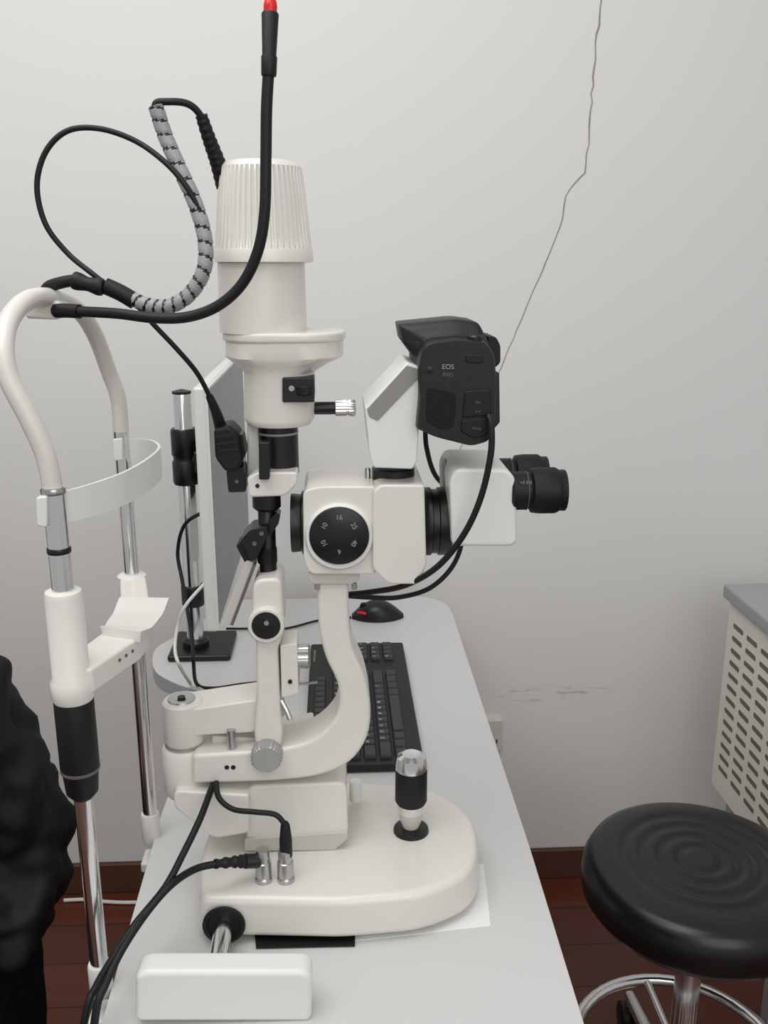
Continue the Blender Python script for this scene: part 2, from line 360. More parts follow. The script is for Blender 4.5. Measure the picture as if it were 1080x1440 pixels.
for px in (446,498): MB().vl(px,822,.905,[(4,820),(4,828),(2,829)],12).build('mount_screw',SIL,sl)
MB().prism([(525,690,6),(536,682,5),(597,682,4),(600,795,3),(588,822,3),(545,822,12),(524,800,6)],.888,.99).build('beam_splitter',W,sl,bev=.0025)
MB().vl(517,670,.93,[(3,658),(4,660),(4,686)],14).build('set_screw',SIL,sl)
bx=at(598,733,.935)
MB().lathe(bx,(1,0,0),[(.033,-.004),(.036,0),(.036,.005),(.034,.006),(.034,.012),(.036,.013),(.036,.024),(.033,.026)],56).build('tube_coupling',BK,sl)
MB().prism([(632,676,10),(641,659,12),(714,660,14),(726,674,10),(728,762,10),(720,769,6),(636,769,8)],.885,.985).build('binocular_head',W2,sl,bev=.006,seg=4)
hp=at(640,668,.95)
MB().lathe((hp.x-.014,.95,hp.z-.006),(1,0,0),[(.02,0),(.024,.002),(.024,.04),(.02,.044)],40).build('binocular_hinge',SILG,sl)
for i,(px,py,Y) in enumerate(((730,690,.9),(730,676,.965))):
    e0=at(px,py,Y); e0.z=at(730,690,.9).z
    if i: e0.x=at(730,690,.9).x-.004
    ep=MB().lathe(e0-Vector((.01,0,0)),(1,0,0),[(.017,0),(.0195,.002),(.0195,.016),(.0185,.017),(.0185,.02),(.0225,.022),(.0235,.03),(.0235,.046),(.0225,.048),(.021,.05),(.021,.056),(.0155,.056),(.013,.053),(0,.053)],64,lambda t,k:(.975 if (k in(6,7) and math.cos(36*t)>0) else 1)).build('eyepiece',BKR,sl)
    MB().lathe(e0+Vector((.006,0,0)),(1,0,0),[(.0192,0),(.0198,.0005),(.0198,.001),(.0192,.0012)],40).build('scale_ring',LETD,ep)
text('eyepiece_scale','+5 0 5',at(739,678,.8835)+Vector((.0,-.0025,0)),.0045,LET,sl,roll=0)
MB().vl(553,670,YM,[(27,655),(30,658),(30,672),(28,674),(28,686)],44).build('adapter_ring',BK,sl)
wn=[(513,574,2),(573,510,2),(594,518,2),(592,560,4),(586,650,3),(580,660,3),(526,658,3),(520,640,4)]
ad=MB().prism(wn,.889,.978).build('camera_adapter',W2,sl,bev=.002)
MB().prism([(516,576,2),(572,514,2),(588,519,2),(588,532,2),(531,592,2),(519,586,2)],.8882,.892).build('slanted_label',LG,ad,bev=.0003)
# ================= REFLEX CAMERA
cp=at(640,620,YM)
ca=thing('camera',(cp.x,YM,cp.z),'black digital reflex camera mounted on top of the microscope adapter','camera')
lowp=[(700,545,12),(697,594,8),(689,622,8),(664,629,8),(612,616,10),(586,604,4),(590,560,10)]
PA=[(589,512,6),(594,488,8),(606,480,6),(644,476,8),(684,480,8),(697,500,8)]+lowp
PB=[(584,506,4),(565,480,4),(561,457,3),(642,449,8),(674,453,8),(695,494,8)]+lowp
fa=[at(x,y,.873) for x,y in fillet(PA,0)]; fb=[at(x,y,.9) for x,y in fillet(PB,0)]
ccx=sum(p.x for p in fa)/len(fa); ccz=sum(p.z for p in fa)/len(fa)
def ring(Y,k,sh=1.0):
    out=[]
    for p,r_ in zip(fa,fb):
        x=p.x*(1-k)+r_.x*k; z=p.z*(1-k)+r_.z*k
        out.append(Vector((ccx+(x-ccx)*sh,Y,ccz+(z-ccz)*sh)))
    return out
MB().loft([ring(.873,0,.955),ring(.8742,0,.975),ring(.8765,0,.99),ring(.880,0,1),ring(.893,0),ring(.897,.1),ring(.901,.55),ring(.905,.92),ring(.909,1),ring(.935,1),ring(.961,1),ring(.965,.92),ring(.969,.55),ring(.973,.1),ring(.977,0),ring(.992,0),ring(.997,0,.985),ring(1.0,0,.955)]).build('body',BKS,ca)
MB().prism([(606,455,3),(660,452,3),(668,462,3),(612,470,3)],.9075,.9095).build('flash_hinge',BKG,ca,bev=.0006)
MB().prism([(686,472,3),(698,474,4),(704,486,4),(704,510,4),(697,517,3),(686,513,3)],.912,.958).build('eyecup',BKR,ca,bev=.004)
MB().disc(668,478,.885,[(11,-.006),(11,.003),(9,.0045),(0,.0045)],36,knurl(18,.04),ax=(0,0,1)).build('mode_dial',BK,ca)
MB().prism([(692,524,2),(702,524,2),(703,594,3),(692,606,2)],.885,.985).build('rear_screen',BK,ca,bev=.0012)
lm=at(592,545,YM)
MB().lathe(lm+Vector((.004,0,0)),(-1,0,0),[(.031,0),(.031,.005),(.029,.006),(.024,.006)],48).build('lens_mount',BK,ca)
MB().prism([(600,545,8),(640,552,8),(642,575,8),(636,604,8),(616,603,8),(599,592,8)],.8722,.878).build('side_grip',BKG,ca,bev=.0005)
MB().prism([(654,550,6),(690,547,6),(691,584,4),(650,588,4)],.871,.88).build('port_cover',BKR,ca,bev=.0014)
MB().prism([(650,591,4),(690,587,4),(685,612,8),(668,618,8),(647,607,6)],.871,.88).build('port_cover',BKR,ca,bev=.0014)
MB().prism([(655,499,5),(680,499,5),(680,511,5),(655,511,5)],.872,.88).build('strap_lug',BKR,ca,bev=.001)
MB().disc(604,520,.8737,[(5,0),(5,.0012),(3,.0018),(0,.0018)],24).build('flash_button',BK,ca)
text('model_lettering','EOS',at(630,516,.8726),.0066,LET,ca)
text('model_lettering','800D',at(630,527,.8726),.0048,LETD,ca,roll=-5)
for s1,px,py in (('MIC',672,566),('A/V',672,579),('HDMI',670,603)): text('port_lettering',s1,at(px,py,.8706),.0036,LETD,ca,roll=-8)
# ================= CHIN REST
NY,FY=.78,1.03
XN=(at(140,1360,NY).x+at(76,700,NY).x)/2; XF=(at(208,1150,FY).x+at(174,610,FY).x)/2
cr_=thing('chin_rest',(XN,(NY+FY)/2,TZ),'cream and chrome chin rest frame on two posts at table edge','chin rest')
def vm(mb,X,Y,prof,seg=32,mod=None):
    return mb.lathe((X,Y,0),(0,0,1),[(r,zat(X,Y,y)) for r,y in prof][::-1],seg,mod)
vm(MB(),XN,NY,[(.0095,684),(.0095,835)]).build('post',CH,cr_)
vm(MB(),XN,NY,[(.0099,769),(.0103,770),(.0103,776),(.0099,777)]).build('post_mark',BK,cr_)
vm(MB(),XN,NY,[(.0102,686),(.0106,688),(.0106,692),(.0102,694)]).build('post_mark',SIL,cr_)
vm(MB(),XN,NY,[(.012,829),(.0155,831),(.0165,836),(.0165,950),(.019,955),(.019,978),(.017,984)]).build('post_sleeve',WC,cr_)
vm(MB(),XN,NY,[(.0165,980),(.0178,984),(.0178,1075),(.0165,1082),(.0145,1112),(.009,1121)]).build('height_grip',BKR,cr_)
vm(MB(),XN,NY,[(.0180,1078),(.0181,1079),(.0178,1082)]).build('grip_seam',DG,cr_)
vm(MB(),XN,NY,[(.0085,1115),(.0085,1385)]).build('post',CH,cr_)
vm(MB(),XN,NY,[(.0105,1354),(.0115,1357),(.0115,1390),(.009,1398)]).build('post_foot',WC,cr_)
vm(MB(),XF,FY,[(.0085,602),(.0085,825)]).build('post',CH,cr_)
vm(MB(),XF,FY,[(.013,806),(.0165,809),(.0165,858),(.014,905)]).build('post_sleeve',WC,cr_)
vm(MB(),XF,FY,[(.0085,880),(.0085,1180)]).build('post',CH,cr_)
vm(MB(),XF,FY,[(.0105,1143),(.0115,1146),(.0115,1178),(.009,1186)]).build('post_foot',WC,cr_)
for X,Y in ((XN,NY),(XF,FY)):
    MB().box(X-.013,X+.055,Y-.016,Y+.016,TZ-.044,TZ-.030).build('table_clamp',WC,cr_,bev=.003)
arch=[Vector((XN,NY,zat(XN,NY,690))),at(64,640,NY),at(42,590,NY),at(14,535,.782),at(5,490,.79),at(14,448,.815),at(42,421,.855),at(80,420,.905),at(112,438,.955),at(134,472,.995),at(152,520,1.02),at(166,560,1.028),Vector((XF,FY,zat(XF,FY,606)))]
MB().tube(arch,.0086,20,8).build('arch_tube',WT,cr_)
bpth=[at(62,716,.772),at(92,712,.785),at(132,702,.81),at(178,685,.85),at(212,664,.9),at(225,648,.955),at(212,637,1.0),at(182,634,1.03),at(166,634,1.045)]
P=crom(bpth,6); n=len(P); rings=[]
for i,p in enumerate(P):
    T=(P[min(i+1,n-1)]-P[max(i-1,0)]); T.z=0; T.normalize(); N=Vector((T.y,-T.x,0)); hh=.0125+.003*math.sin(math.pi*i/(n-1)); th=.0014
    rings.append([p+N*th+Vector((0,0,hh)),p-N*th+Vector((0,0,hh)),p-N*th-Vector((0,0,hh)),p+N*th-Vector((0,0,hh))])
MB().loft(rings).build('forehead_band',W2,cr_)
MB().prism([(50,700,4),(66,698,4),(66,742,4),(52,740,4)],.768,.782).build('band_clip',W2,cr_,bev=.002)
MB().prism([(158,618,3),(172,616,3),(172,648,3),(160,648,3)],1.02,1.035).build('band_clip',W2,cr_,bev=.002)
zb=zat(XN,NY,938)
def quad(zt,zbm,pts): return MB().loft([[Vector((x,y,zt)) for x,y in pts],[Vector((x,y,zbm)) for x,y in pts]])
c1=onz(142,890,zb); c2=onz(196,896,zb)
quad(zb,zb-.024,[(XN-.015,NY-.003),(XN+.02,NY-.006),(c2.x,c2.y),(c2.x+.004,c2.y+.045),(XF+.016,FY),(XF-.014,FY),(c1.x+.006,c1.y+.06),(c1.x,c1.y)]).build('chin_rest_beam',WC,cr_,bev=.003)
for k in range(3):
    p=Vector((XN+.02,NY-.006,0)).lerp(Vector((c2.x,c2.y,0)),.55+.14*k); p.z=zb-.009
    MB().rod(p+Vector((-.003,.002,0)),p+Vector((.0006,-.0006,0)),.0017,seg=12).build('beam_screw',DG,cr_)
zc=zb+.010
cn=[onz(140,880,zc),onz(198,888,zc),onz(238,840,zc),onz(168,839,zc)]
rings=[]
for i in range(17):
    t=i/16; a_=cn[0].lerp(cn[3],t); b_=cn[1].lerp(cn[2],t); ring_=[]
    dip=.010*min(1,max(0,math.sin(math.pi*t)*1.25))**1.2
    for k in range(11):
        u=k/10; p=a_.lerp(b_,u); p.z=zc-dip*(1-.3*u); p.x+=.005*math.sin(math.pi*t)*(u-.6); ring_.append(p)
    rings.append(ring_+[Vector((p.x*.9+(cn[0].x+cn[2].x)*.05,p.y,min(p.z-.005,zc-.012))) for p in ring_[::-1]])
cc=MB().loft(rings).build('chin_cup',WC,cr_,bev=.0009,seg=2,ang=45)
MB().prism([(32,428,5),(60,420,5),(84,424,5),(86,440,5),(80,450,5),(36,448,5)],.882,.912).build('lamp_clamp',WT,cr_,bev=.003)
gn=[at(76,437,.885),at(110,438,.875),at(165,441,.86),at(215,447,.85),at(262,446,.845),at(305,431,.84),at(340,400,.836),at(362,355,.832),at(372,300,.83),at(374,220,.83),at(375,150,.83),at(379,80,.83)]
fl_=MB().tube(gn,.0048,16,8).build('fixation_lamp',BKR,cr_)
a0=at(378,107,.83);a1=at(380,17,.83)
MB().lathe(a0,a1-a0,[(.006,0),(.0063,.001),(.0066,(a1-a0).length*.3),(.0058,(a1-a0).length*.33),(.007,(a1-a0).length*.97),(.006,(a1-a0).length)],28).build('lamp_sleeve',BKR,fl_)
MB().lathe(a1,a1-a0,[(.0054,-.002),(.0056,.004),(.005,.008),(.003,.0105),(0,.0115)],24).build('lamp_tip',RED,fl_)['label']='red tip'
MB().tube([at(78,437,.884),at(95,437,.88),at(112,438,.875)],lambda t:.0065,14,3).build('lamp_ferrule',BKR,fl_)
# ================= CABLES
def cable(name,label,pts,r,m=BKR,cat='cable',group=None,sm=8):
    return tag(MB().tube(pts,r,10,sm).build(name,m),label,cat,group)
def A(l): return [at(*p) for p in l]
cb=thing('lamp_cable',at(240,430,.87),'black lamp cable sleeved in ribbed grey spiral wrap beside the lamp tower','cable')
MB().tube(A([(219,149,.9),(232,190,.9),(252,236,.895),(274,285,.89),(288,335,.885),(287,378,.88),(268,412,.88),(240,430,.88),(212,430,.885),(184,420,.89)]),.0070,20,18,helix=8).build('spiral_wrap',[GW,BK],cb)
MB().tube(A([(232,190,.9),(218,149,.9),(238,143,.9),(266,147,.905),(284,166,.91),(296,200,.92)]),.0032,10,8).build('cord',BKR,cb)
P=crom(A([(283,162,.911),(294,195,.917),(306,228,.925),(316,262,.932)]),30)
MB().tube(P,lambda t:.0056+.0030*t-(.0005 if int(t*22)%2 else 0),16,0).build('strain_relief',BKR,cb)
MB().tube(A([(190,424,.89),(170,412,.89),(148,402,.89)]),.0078,14,4).build('connector',BKR,cb)
lc=thing('looped_cable',at(55,270,.9),'thin black cable looping far left above the chin rest','cable')
MB().tube(A([(280,295,.885),(262,262,.885),(232,228,.89),(190,198,.9),(140,181,.9),(95,184,.9),(64,214,.9),(52,262,.9),(64,315,.9),(95,356,.9),(130,385,.89),(152,402,.889)]),.0026,10,8).build('cord',BKR,lc)
MB().tube(A([(145,404,.886),(125,400,.886),(104,394,.888)]),lambda t:.0075+.001*math.sin(t*9),14,5).build('connector',BKR,lc)
MB().tube(A([(106,394,.888),(88,397,.89),(68,404,.893),(62,418,.893)]),lambda t:.0055,12,5).build('elbow_plug',BKR,lc)
cable('power_cable','thin black cable falling from the gooseneck to plug beside lamp neck',A([(192,428,.885),(212,452,.885),(248,490,.89),(276,523,.9),(294,556,.91),(308,590,.92),(314,604,.928)]),.0024)
MB_=MB().tube(A([(294,556,.911),(304,580,.917),(311,602,.925)]),lambda t:.0036+.003*t,12,4); tag(MB_.build('strain_relief',BKR),'tapered black rubber sleeve around cable end above lamp connector','cable sleeve')
cable('camera_cable','black cable curving down from the camera port in front of binocular head',A([(687,584,.868),(691,600,.862),(690,640,.86),(676,700,.862),(652,752,.866),(615,797,.875),(570,823,.9),(525,832,.94),(488,836,.965)]),.0032)
cable('trigger_cable','thin black cable hanging from rear of camera to behind microscope arm',A([(598,600,1.004),(600,630,1.01),(612,668,1.03),(640,700,1.05),(652,740,1.02),(640,790,.99),(606,826,.98),(560,840,.985),(520,840,.985),(488,838,.985)]),.0028)
cable('instrument_cable','thick black cable running from microscope arm down over table edge',A([(305,1098,.93),(298,1108,.9),(282,1150,.86),(258,1200,.83),(232,1248,.80),(190,1300,.765),(160,1345,.742),(135,1388,.725),(120,1430,.71)])+[Vector((at(112,1450,.70).x-.02,.70,.66)),Vector((at(112,1450,.70).x-.03,.70,.45))],.0036)
c2=thing('plug_cable',at(403,1200,.86),'black cable drooping under arm with straight plug into right chrome socket','cable')
sy=onz(402,1238,ZB).y
MB().tube(A([(304,1100,.9),(308,1122,.88),(328,1138,.87),(360,1142,.865),(388,1146,.865),(402,1162,sy)]),.003,10,8).build('cord',BKR,c2)
MB().vl(402,1190,sy,[(4,1156),(6.5,1160),(9,1180),(9,1202),(7,1208)],20).build('plug',BKR,c2)
c3=thing('plug_cable',at(330,1213,.86),'black cable with ribbed plug into left chrome socket, running to lower left','cable')
sy=onz(371,1238,ZB).y
MB().tube(A([(310,1214,sy-.02),(275,1222,.83),(240,1245,.80),(205,1285,.775),(172,1335,.745),(148,1385,.72),(134,1430,.705)])+[Vector((at(125,1450,.69).x-.01,.69,.68)),Vector((at(125,1450,.69).x-.02,.69,.45))],.0038,10,8).build('cord',BKR,c3)
MB().tube(crom(A([(302,1215,sy-.022),(330,1212,sy-.012),(346,1211,sy-.006)]),16),lambda t:.005+.003*t-(.0012 if int(t*9)%2 else 0),14,0).build('strain_relief',BKR,c3)
MB().rod(at(346,1211,sy-.006),at(364,1210,sy-.002),.0078,.0078).build('plug',BK,c3)
# ================= RAIL COVER, PAPER, PAD
rc=MB().prism([(189,1374,16),(204,1367,14),(428,1367,16),(439,1375,12),(438,1438,10),(190,1438,10)],.724,.752)
tag(rc.build('rail_cover',W2,bev=.006,seg=4),'rounded white plastic rail cover at the front of the table','rail cover')
tag(MB().slab([(500,1200),(680,1215),(690,1302),(430,1330)],TZ+.0012,TZ+.0002).build('paper_sheet',PAP),'white paper sheet lying under the instrument base','paper')
tag(MB().slab([(357,1300),(500,1300),(499,1329),(360,1332)],TZ+.003,TZ+.0012).build('rail_pad',BKR),'flat black pad under the front edge of instrument base','pad')
# ================= MONITOR
XM=at(290,545,1.28).x; z1=zat(XM,1.28,545); z0=zat(XM,1.28,889)
PX=at(258,600,1.6).x
mo=thing('monitor',(PX,1.6,TZ),'white edged computer monitor with blank grey screen seen nearly edge on','monitor')
MB().box(XM-.019,XM-.001,1.28,1.78,z0,z1).build('casing',W2,mo,bev=.004)
MB().box(XM-.003,XM+.001,1.281,1.779,z0+.002,z1-.002).build('bezel',W2,mo,bev=.0005)
MB().box(XM,XM+.0016,1.285,1.775,z0+.012,z1-.006).build('screen',SCR,mo)
zt=zat(PX,1.6,550)
MB().lathe((PX,1.6,0),(0,0,1),[(.0155,TZ+.01),(.0155,zt-.004),(.013,zt)],32).build('pole',CH,mo)
MB().lathe((PX,1.6,0),(0,0,1),[(.0163,zt-.004),(.0165,zt),(.0,zt+.004)],32).build('pole_cap',BK,mo)
za,zb2=zat(PX,1.6,680),zat(PX,1.6,602)
MB().lathe((PX,1.6,0),(0,0,1),[(.021,za),(.023,za+.004),(.023,za+.04),(.0205,za+.043),(.0205,za+.05),(.023,za+.053),(.023,zb2-.004),(.021,zb2)],32).build('height_collar',BK,mo)
MB().box(PX,XM-.029,1.585,1.615,za+.02,za+.06).build('mount_arm',BK,mo,bev=.004)
MB().box(XM-.032,XM-.018,1.54,1.66,za-.02,za+.08).build('mount_plate',BK,mo,bev=.003)
zl,zh=zat(PX,1.6,850),zat(PX,1.6,822)
MB().lathe((PX,1.6,0),(0,0,1),[(.019,zl),(.021,zl+.003),(.021,zh-.003),(.019,zh)],32).build('lower_collar',BK,mo)
MB().box(PX-.045,PX+.068,1.55,1.67,TZ,TZ+.012).build('foot',BK,mo,bev=.005)
MB().lathe((PX,1.6,TZ+.01),(0,0,1),[(.024,0),(.024,.012),(.018,.018)],32).build('pole_socket',BK,mo)
cable('monitor_cable','black cable looping from monitor back down past the table corner',[Vector((XM-.028,1.5,1.05))]+A([(262,735,1.5),(250,775,1.52),(256,815,1.5),(262,850,1.46),(270,895,1.42),(272,930,1.37)])+[onz(277,962,TZ+.004),onz(300,968,TZ+.004),onz(345,962,TZ+.004),onz(420,955,TZ+.004)],.0032)
cable('white_cable','thin white cable hanging down in front of the monitor foot',[Vector((XM-.028,1.45,.95))]+A([(262,850,1.42),(250,880,1.42),(246,912,1.4),(252,935,1.37)])+[onz(268,962,TZ+.004)],.0028,W2)
cable('mouse_cable','thin dark cable lying across table from mouse towards the monitor',[onz(494,868,TZ+.004),onz(450,872,TZ+.004),onz(400,884,TZ+.004),onz(350,884,TZ+.004),onz(318,884,TZ+.004)],.0022)
# ================= KEYBOARD
kx0,kx1,ky0,ky1=-.052,.118,1.160,1.585
kb=thing('keyboard',((kx0+kx1)/2,(ky0+ky1)/2,TZ),'black computer keyboard lying behind the slit lamp arm','keyboard')
MB().box(kx0,kx1,ky0,ky1,TZ+.001,TZ+.016).build('case',KBB,kb,bev=.004)
meshes={}; lmesh={}
def key(x,y,wx,wy,ch=None):
    k=(round(wx,4),round(wy,4))
    if k not in meshes:
        mb=MB(); a=[Vector((sx*wx/2,sy*wy/2,0)) for sx,sy in((-1,-1),(1,-1),(1,1),(-1,1))]; c=[Vector((sx*(wx/2-.002),sy*(wy/2-.002),.007)) for sx,sy in((-1,-1),(1,-1),(1,1),(-1,1))]
        mb.loft([a,c]); o=mb.build('key',KEY,None,bev=.0008,seg=2,origin=(0,0,0)); meshes[k]=o.data; o.parent=kb
    else:
        o=bpy.data.objects.new('key',meshes[k]); COL.objects.link(o); o.parent=kb
    o.location=Vector((x,y,TZ+.0155))-ORG[kb.name]
    if ch:
        if ch not in lmesh:
            me=textmesh('key_letter',ch,.0072); me.transform(Matrix.Translation((-.0025,-.003,.0071))@Matrix.Rotation(rad(90),4,'Z')); me.materials.clear(); me.materials.append(LETK); lmesh[ch]=me
        l=bpy.data.objects.new('key_letter',lmesh[ch]); COL.objects.link(l); l.parent=o
p_=.0190
rowx=[kx0+.020,kx0+.0495,kx0+.0718,kx0+.0941,kx0+.1164,kx0+.1387]
chars=['','`1234567890-=',' QWERTYUIOP[]',' ASDFGHJKL;\'',' ZXCVBNM,./','']
for r,xr in enumerate(rowx):
    y=ky0+.010
    if r==0: widths=[1]*14
    elif r==1: widths=[1]*13+[2]
    elif r==2: widths=[1.5]+[1]*12+[1.5]
    elif r==3: widths=[1.75]+[1]*11+[2.25]
    elif r==4: widths=[2.25]+[1]*10+[2.75]
    else: widths=[1.25,1.25,1.25,6.25,1.25,1.25,1.25,1.25]
    for i,w in enumerate(widths):
        ch=chars[r][i] if i<len(chars[r]) and chars[r][i]!=' ' else None
        key(xr,y+w*p_/2,.0188,w*p_-.0036,ch); y+=w*p_
    yn=ky0+.010+15*p_+.006
    if r in (1,2): 
        for k in range(2): key(xr,yn+(k+.5)*p_,.0188,p_-.0036)
    if r>=1:
        for k in range(4): key(xr,yn+.042+(k+.5)*p_*.95,.0188,p_*.95-.0036,(['','','789-','456+','123','0.'][r]+'    ')[k].strip() or None)
MB().box(kx0+.006,kx0+.010,ky1-.08,ky1-.03,TZ+.0158,TZ+.0165).build('indicator_strip',DG,kb)
# ================= MOUSE
mc=onz(531,868,TZ); 
ms=thing('mouse',(mc.x,mc.y,TZ),'black computer mouse with red accent behind the keyboard','mouse')
bm=MB(); rings=[]
L,Wd,Hh=.052,.031,.036
for i in range(15):
    t=i/14; e=math.sin(math.pi*min(max(t,.02),.98))**.5; cxm=-L+2*L*t; hz=Hh*(.55+.45*math.sin(math.pi*(t*.8+.12)))*e
    rings.append([Vector((mc.x+cxm,mc.y+Wd*e*math.cos(math.pi*k/12)*1.0,TZ+.001+hz*max(0,math.sin(math.pi*k/12))**.7)) for k in range(13)])
bm.loft(rings); bm.build('shell',BK,ms)
MB().rod((mc.x-.028,mc.y-.004,TZ+.0235),(mc.x-.028,mc.y+.004,TZ+.0235),.008).build('scroll_wheel',BKR,ms)
MB().tube([(mc.x-.040,mc.y-.020,TZ+.019),(mc.x-.032,mc.y-.024,TZ+.0195),(mc.x-.024,mc.y-.0255,TZ+.018)],.0028,8).build('side_accent',RED,ms)
# ================= STOOL
def stool(X,Y,label,zs=.55,rs=1.0):
    st=thing('stool',(X,Y,0),label,'stool')
    pr=[(0,zs-.0005),(.012,zs-.0008)]
    r0=.018
    while r0<.128:
        pr.append((r0,zs-.0018*(1-math.cos(2*math.pi*(r0-.018)/.0275))*.9)); r0+=.0275/8
    pr+=[(.135,zs-.0004),(.155,zs-.003),(.168,zs-.010),(.176,zs-.026),(.178,zs-.045),(.176,zs-.064),(.165,zs-.080),(.15,zs-.086),(0,zs-.086)]
    pr=[(max(r*rs,1e-4),z) for r,z in pr]
    MB().lathe((X,Y,0),(0,0,1),pr[::-1],72).build('seat',BKV,st)
    MB().lathe((X,Y,0),(0,0,1),[(.1,zs-.096),(.1,zs-.085)],40).build('seat_plate',BK,st)
    MB().lathe((X,Y,0),(0,0,1),[(.022,zs-.17),(.034,zs-.165),(.034,zs-.12),(.03,zs-.095)],32).build('collar',BK,st)
    MB().lathe((X,Y,0),(0,0,1),[(.02,.12),(.02,zs-.165)],32).build('gas_spring',CH,st)
    MB().lathe((X,Y,0),(0,0,1),[(.03,.07),(.03,.13),(.026,.14)],32).build('gas_cylinder',BK,st)
    R_=.172
    rg=[Vector((X+R_*math.cos(2*math.pi*i/48),Y+R_*math.sin(2*math.pi*i/48),.18)) for i in range(49)]
    MB().tube(rg,.0105,12,0).build('foot_ring',CH,st)
    for k in range(3):
        a=math.pi/2+math.pi*2/3*k; MB().rod((X+.019*math.cos(a),Y+.019*math.sin(a),.18),(X+R_*math.cos(a),Y+R_*math.sin(a),.18),.007).build('ring_spoke',CH,st)
    for k in range(5):
        a=2*math.pi*k/5+.3; c,s=math.cos(a),math.sin(a)
        lg=MB().tube([(X+.02*c,Y+.02*s,.105),(X+.13*c,Y+.13*s,.09),(X+.25*c,Y+.25*s,.07)],lambda t:.017-.005*t,12,4).build('leg',CH,st)
        MB().rod((X+.25*c,Y+.25*s,.045),(X+.25*c,Y+.25*s,.075),.009).build('castor_stem',CH,lg)
        for sg in(-1,1): MB().lathe((X+.25*c-s*.004*sg,Y+.25*s+c*.004*sg,.026),(-s*sg,c*sg,0),[(.02,0),(.026,.002),(.026,.012),(.02,.015)],24).build('castor',BK,lg)
    return st
sp=onz(985,1207,.56)
stool(sp.x,sp.y,'round black padded stool with concentric grooves and chrome foot ring',.56)
# ================= CABINET
cX=at(1025,866,1.72).x; zc0=zat(cX,1.72,1100); zc1=zat(cX,1.72,843)
cab=thing('cabinet',(cX+.22,1.54,0),'cream cabinet with slotted side panel and grey top at right','cabinet')
Y0,Y1=1.40,1.72
MB().box(cX+.012,cX+.45,Y0,Y1,zc0,zc1).build('body',CABW,cab,bev=.004)
MB().box(cX-.012,cX+.47,Y0-.015,Y1+.015,zc1,zc1+.03).build('top',CABT,cab,bev=.006)
mb=MB(); mb.box(cX,cX+.014,Y0+.004,Y1,zc0,zc1-.004); mb.mi=1
zz=zc1-.045
while zz>zc0+.028:
    yy=Y1-.028
    while yy-.045>Y0+.02:
        hh=.005
        rg=[(yy,zz-hh),(yy+.003,zz),(yy,zz+hh),(yy-.040,zz+hh),(yy-.043,zz),(yy-.040,zz-hh)]
        mb.loft([[Vector((cX-.0006,a_,b_)) for a_,b_ in rg],[Vector((cX+.004,a_,b_)) for a_,b_ in rg]])
        yy-=.062
    zz-=.0265
mb.build('slotted_panel',[CABW,SLOT],cab)
for x,y in((cX+.04,Y0+.04),(cX+.42,Y0+.04),(cX+.04,Y1-.04),(cX+.42,Y1-.04)):
    MB().box(x-.015,x+.015,y-.015,y+.015,0,zc0+.01).build('leg',CABT,cab,bev=.002)
# ================= WALL ITEMS
o1=at(684,1010,WY);o2=at(704,1052,WY)
so=thing('wall_socket',((o1.x+o2.x)/2,WY,o2.z),'small beige wall socket just right of the table edge','socket')
MB().box(o1.x-.01,o2.x,WY-.012,WY,o2.z,o1.z).build('plate',OUT,so,bev=.002)
for dx in(-.006,.006): MB().box((o1.x+o2.x)/2+dx-.0015,(o1.x+o2.x)/2+dx+.0015,WY-.0125,WY-.011,o2.z+.02,o2.z+.03).build('slot',BK,so)
wy=WY-.0006
wp=[(850,-120),(847,0),(838,60),(833,120),(829,190),(822,243),(806,260),(797,276),(788,318),(768,368),(745,420),(722,475),(704,518),(676,574),(642,640)]
rr=random.Random(7); cpts=[]
for (xa,ya),(xb,yb) in zip(wp,wp[1:]):
    n=max(2,int(abs(yb-ya)/11))
    for i in range(n):
        t=i/n; j=1.6 if ya<280 else .7
        cpts.append(at(xa+(xb-xa)*t+rr.uniform(-j,j),ya+(yb-ya)*t,wy))
cpts.append(at(*wp[-1],wy))
MB().tube(cpts,lambda t:.0016-.0009*t+.0004*math.sin(t*70)*(1-t),6,0).build('crack',CRK,wall)['label']='thin jagged crack running down the wall'
tag(MB().tube([onz(90,1266,.006),onz(120,1265,.006),onz(150,1268,.006),onz(186,1269,.006),onz(240,1266,.006)],.0042,8).build('floor_cable',W2),'white cable lying on the dark floor by the baseboard','cable')
# ================= PERSON
px,py=-.605,1.02
pe=thing('person',(px,py,0),'person seated at left frame edge wearing a soft black jacket','person')
def skin(name,m,joints,edges,root,sub=2,disp=0,parent=pe,nscale=.055,depth=1):
    me=bpy.data.meshes.new(name); O=ORG[pe.name]
    names=list(joints); me.from_pydata([Vector(joints[k][0])-O for k in names],[(names.index(a),names.index(b)) for a,b in edges],[])
    o=bpy.data.objects.new(name,me); COL.objects.link(o); o.parent=parent; ORG[o.name]=O
    sk=o.modifiers.new('skin','SKIN'); sk.use_smooth_shade=True
    for i,k in enumerate(names):
        r=joints[k][1]; r=(r,r) if not isinstance(r,tuple) else r
        me.skin_vertices[0].data[i].radius=r; me.skin_vertices[0].data[i].use_root=(k==root)
    s=o.modifiers.new('sub','SUBSURF'); s.levels=sub; s.render_levels=sub
    if disp:
        tx=bpy.data.textures.new(name+'_folds','CLOUDS'); tx.noise_scale=nscale; tx.noise_depth=depth
        d=o.modifiers.new('folds','DISPLACE'); d.texture=tx; d.strength=disp; d.mid_level=.5
    me.materials.append(m); return o
B={'pel':((px,py,.56),.11),'bel':((px,py,.70),.105),'che':((px,py,.86),.11),'nb':((px,py,.99),.065),'nk':((px,py-.01,1.06),.05),'h0':((px,py-.02,1.12),.07),'h1':((px,py-.02,1.20),.085),'h2':((px,py-.015,1.27),.06),'nose':((px,py-.115,1.175),.014)}
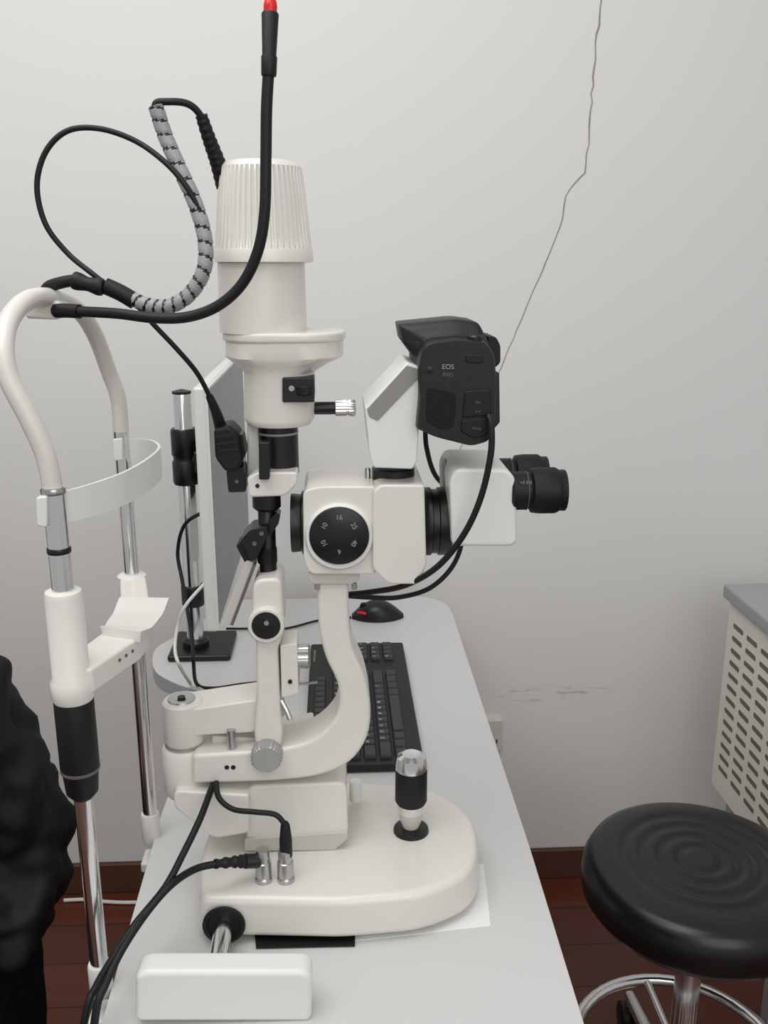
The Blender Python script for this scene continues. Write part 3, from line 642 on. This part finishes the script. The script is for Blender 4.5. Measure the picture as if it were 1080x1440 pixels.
E=[('pel','bel'),('bel','che'),('che','nb'),('nb','nk'),('nk','h0'),('h0','h1'),('h1','h2'),('h1','nose')]
for s,n in((1,'l'),(-1,'r')):
    B[n+'s']=((px+s*.155,py,.95),.05);B[n+'e']=((px+s*.2,py+.02,.71),.038);B[n+'w']=((px+s*.12,py-.14,.66),.028);B[n+'p']=((px+s*.07,py-.16,.66),.034)
    B[n+'f1']=((px+s*.03,py-.17,.665),.010);B[n+'f2']=((px+s*.03,py-.165,.645),.010);B[n+'th']=((px+s*.06,py-.18,.70),.011)
    E+=[('che',n+'s'),(n+'s',n+'e'),(n+'e',n+'w'),(n+'w',n+'p'),(n+'p',n+'f1'),(n+'p',n+'f2'),(n+'p',n+'th')]
    B[n+'hip']=((px+s*.08,py-.03,.54),.065);B[n+'k']=((px+s*.11,py-.42,.54),.052);B[n+'a']=((px+s*.11,py-.40,.12),.036);B[n+'t']=((px+s*.12,py-.53,.05),.033)
    E+=[('pel',n+'hip'),(n+'hip',n+'k'),(n+'k',n+'a'),(n+'a',n+'t')]
skin('body',SKIN,B,E,'pel')
Jk={'hem':((px-.015,py,.62),(.18,.15)),'wa':((px,py,.70),(.18,.15)),'che':((px,py,.86),(.165,.14)),'co':((px,py,1.0),(.085,.085)),'ct':((px,py-.005,1.05),(.075,.075))}
Ej=[('hem','wa'),('wa','che'),('che','co'),('co','ct')]
for s,n in((1,'l'),(-1,'r')):
    Jk[n+'s']=((px+s*.165,py,.955),.074);Jk[n+'m']=((px+s*.188,py+.01,.84),.070);Jk[n+'e']=((px+s*.212,py+.01,.715),.066);Jk[n+'w']=((px+s*.175,py-.10,.66),.060)
    Ej+=[('che',n+'s'),(n+'s',n+'m'),(n+'m',n+'e'),(n+'e',n+'w')]
skin('jacket',FAB,Jk,Ej,'wa',4,.042,nscale=.05,depth=1)
T={'pel':((px,py,.55),(.15,.13))}; Et=[]
for s,n in((1,'l'),(-1,'r')):
    T[n+'hip']=((px+s*.10,py-.06,.545),.095);T[n+'k']=((px+s*.115,py-.42,.545),.068);T[n+'c']=((px+s*.115,py-.42,.34),.062);T[n+'a']=((px+s*.11,py-.40,.12),.052)
    Et+=[('pel',n+'hip'),(n+'hip',n+'k'),(n+'k',n+'c'),(n+'c',n+'a')]
skin('trousers',TRO,T,Et,'pel',3,.02)
for s in(1,-1):
    skin('shoe',BK,{'h':((px+s*.11,py-.37,.05),.045),'m':((px+s*.115,py-.46,.045),.044),'t':((px+s*.12,py-.55,.035),.034)},[('h','m'),('m','t')],'h')
skin('hair',HAIR,{'a':((px,py+.03,1.14),.07),'b':((px,py+.02,1.23),.095),'c':((px,py-.02,1.29),.07)},[('a','b'),('b','c')],'b')
stool(px,py+.0,'round black stool beneath the seated person in black jacket',.455)
# ================= LIGHTS
def area(name,loc,tgt,size,e,col=(1,1,1),sy=None):
    l=bpy.data.lights.new(name,'AREA'); l.energy=e; l.size=size; l.color=col
    if sy: l.shape='RECTANGLE'; l.size_y=sy
    o=bpy.data.objects.new(name,l); COL.objects.link(o); o.location=loc
    o.rotation_euler=(Vector(tgt)-Vector(loc)).to_track_quat('-Z','Y').to_euler(); return o
area('ceiling_panel_light',(-.5,.5,2.75),(-.2,1.0,.8),1.4,24,(1,.995,.985))
area('room_fill_light',(.6,-1.3,2.2),(.1,1.2,.8),1.8,18,(1,.995,.99))
w=bpy.data.worlds.new('room_world'); scene.world=w; w.use_nodes=True
w.node_tree.nodes['Background'].inputs[0].default_value=(.94,.94,.94,1); w.node_tree.nodes['Background'].inputs[1].default_value=.46
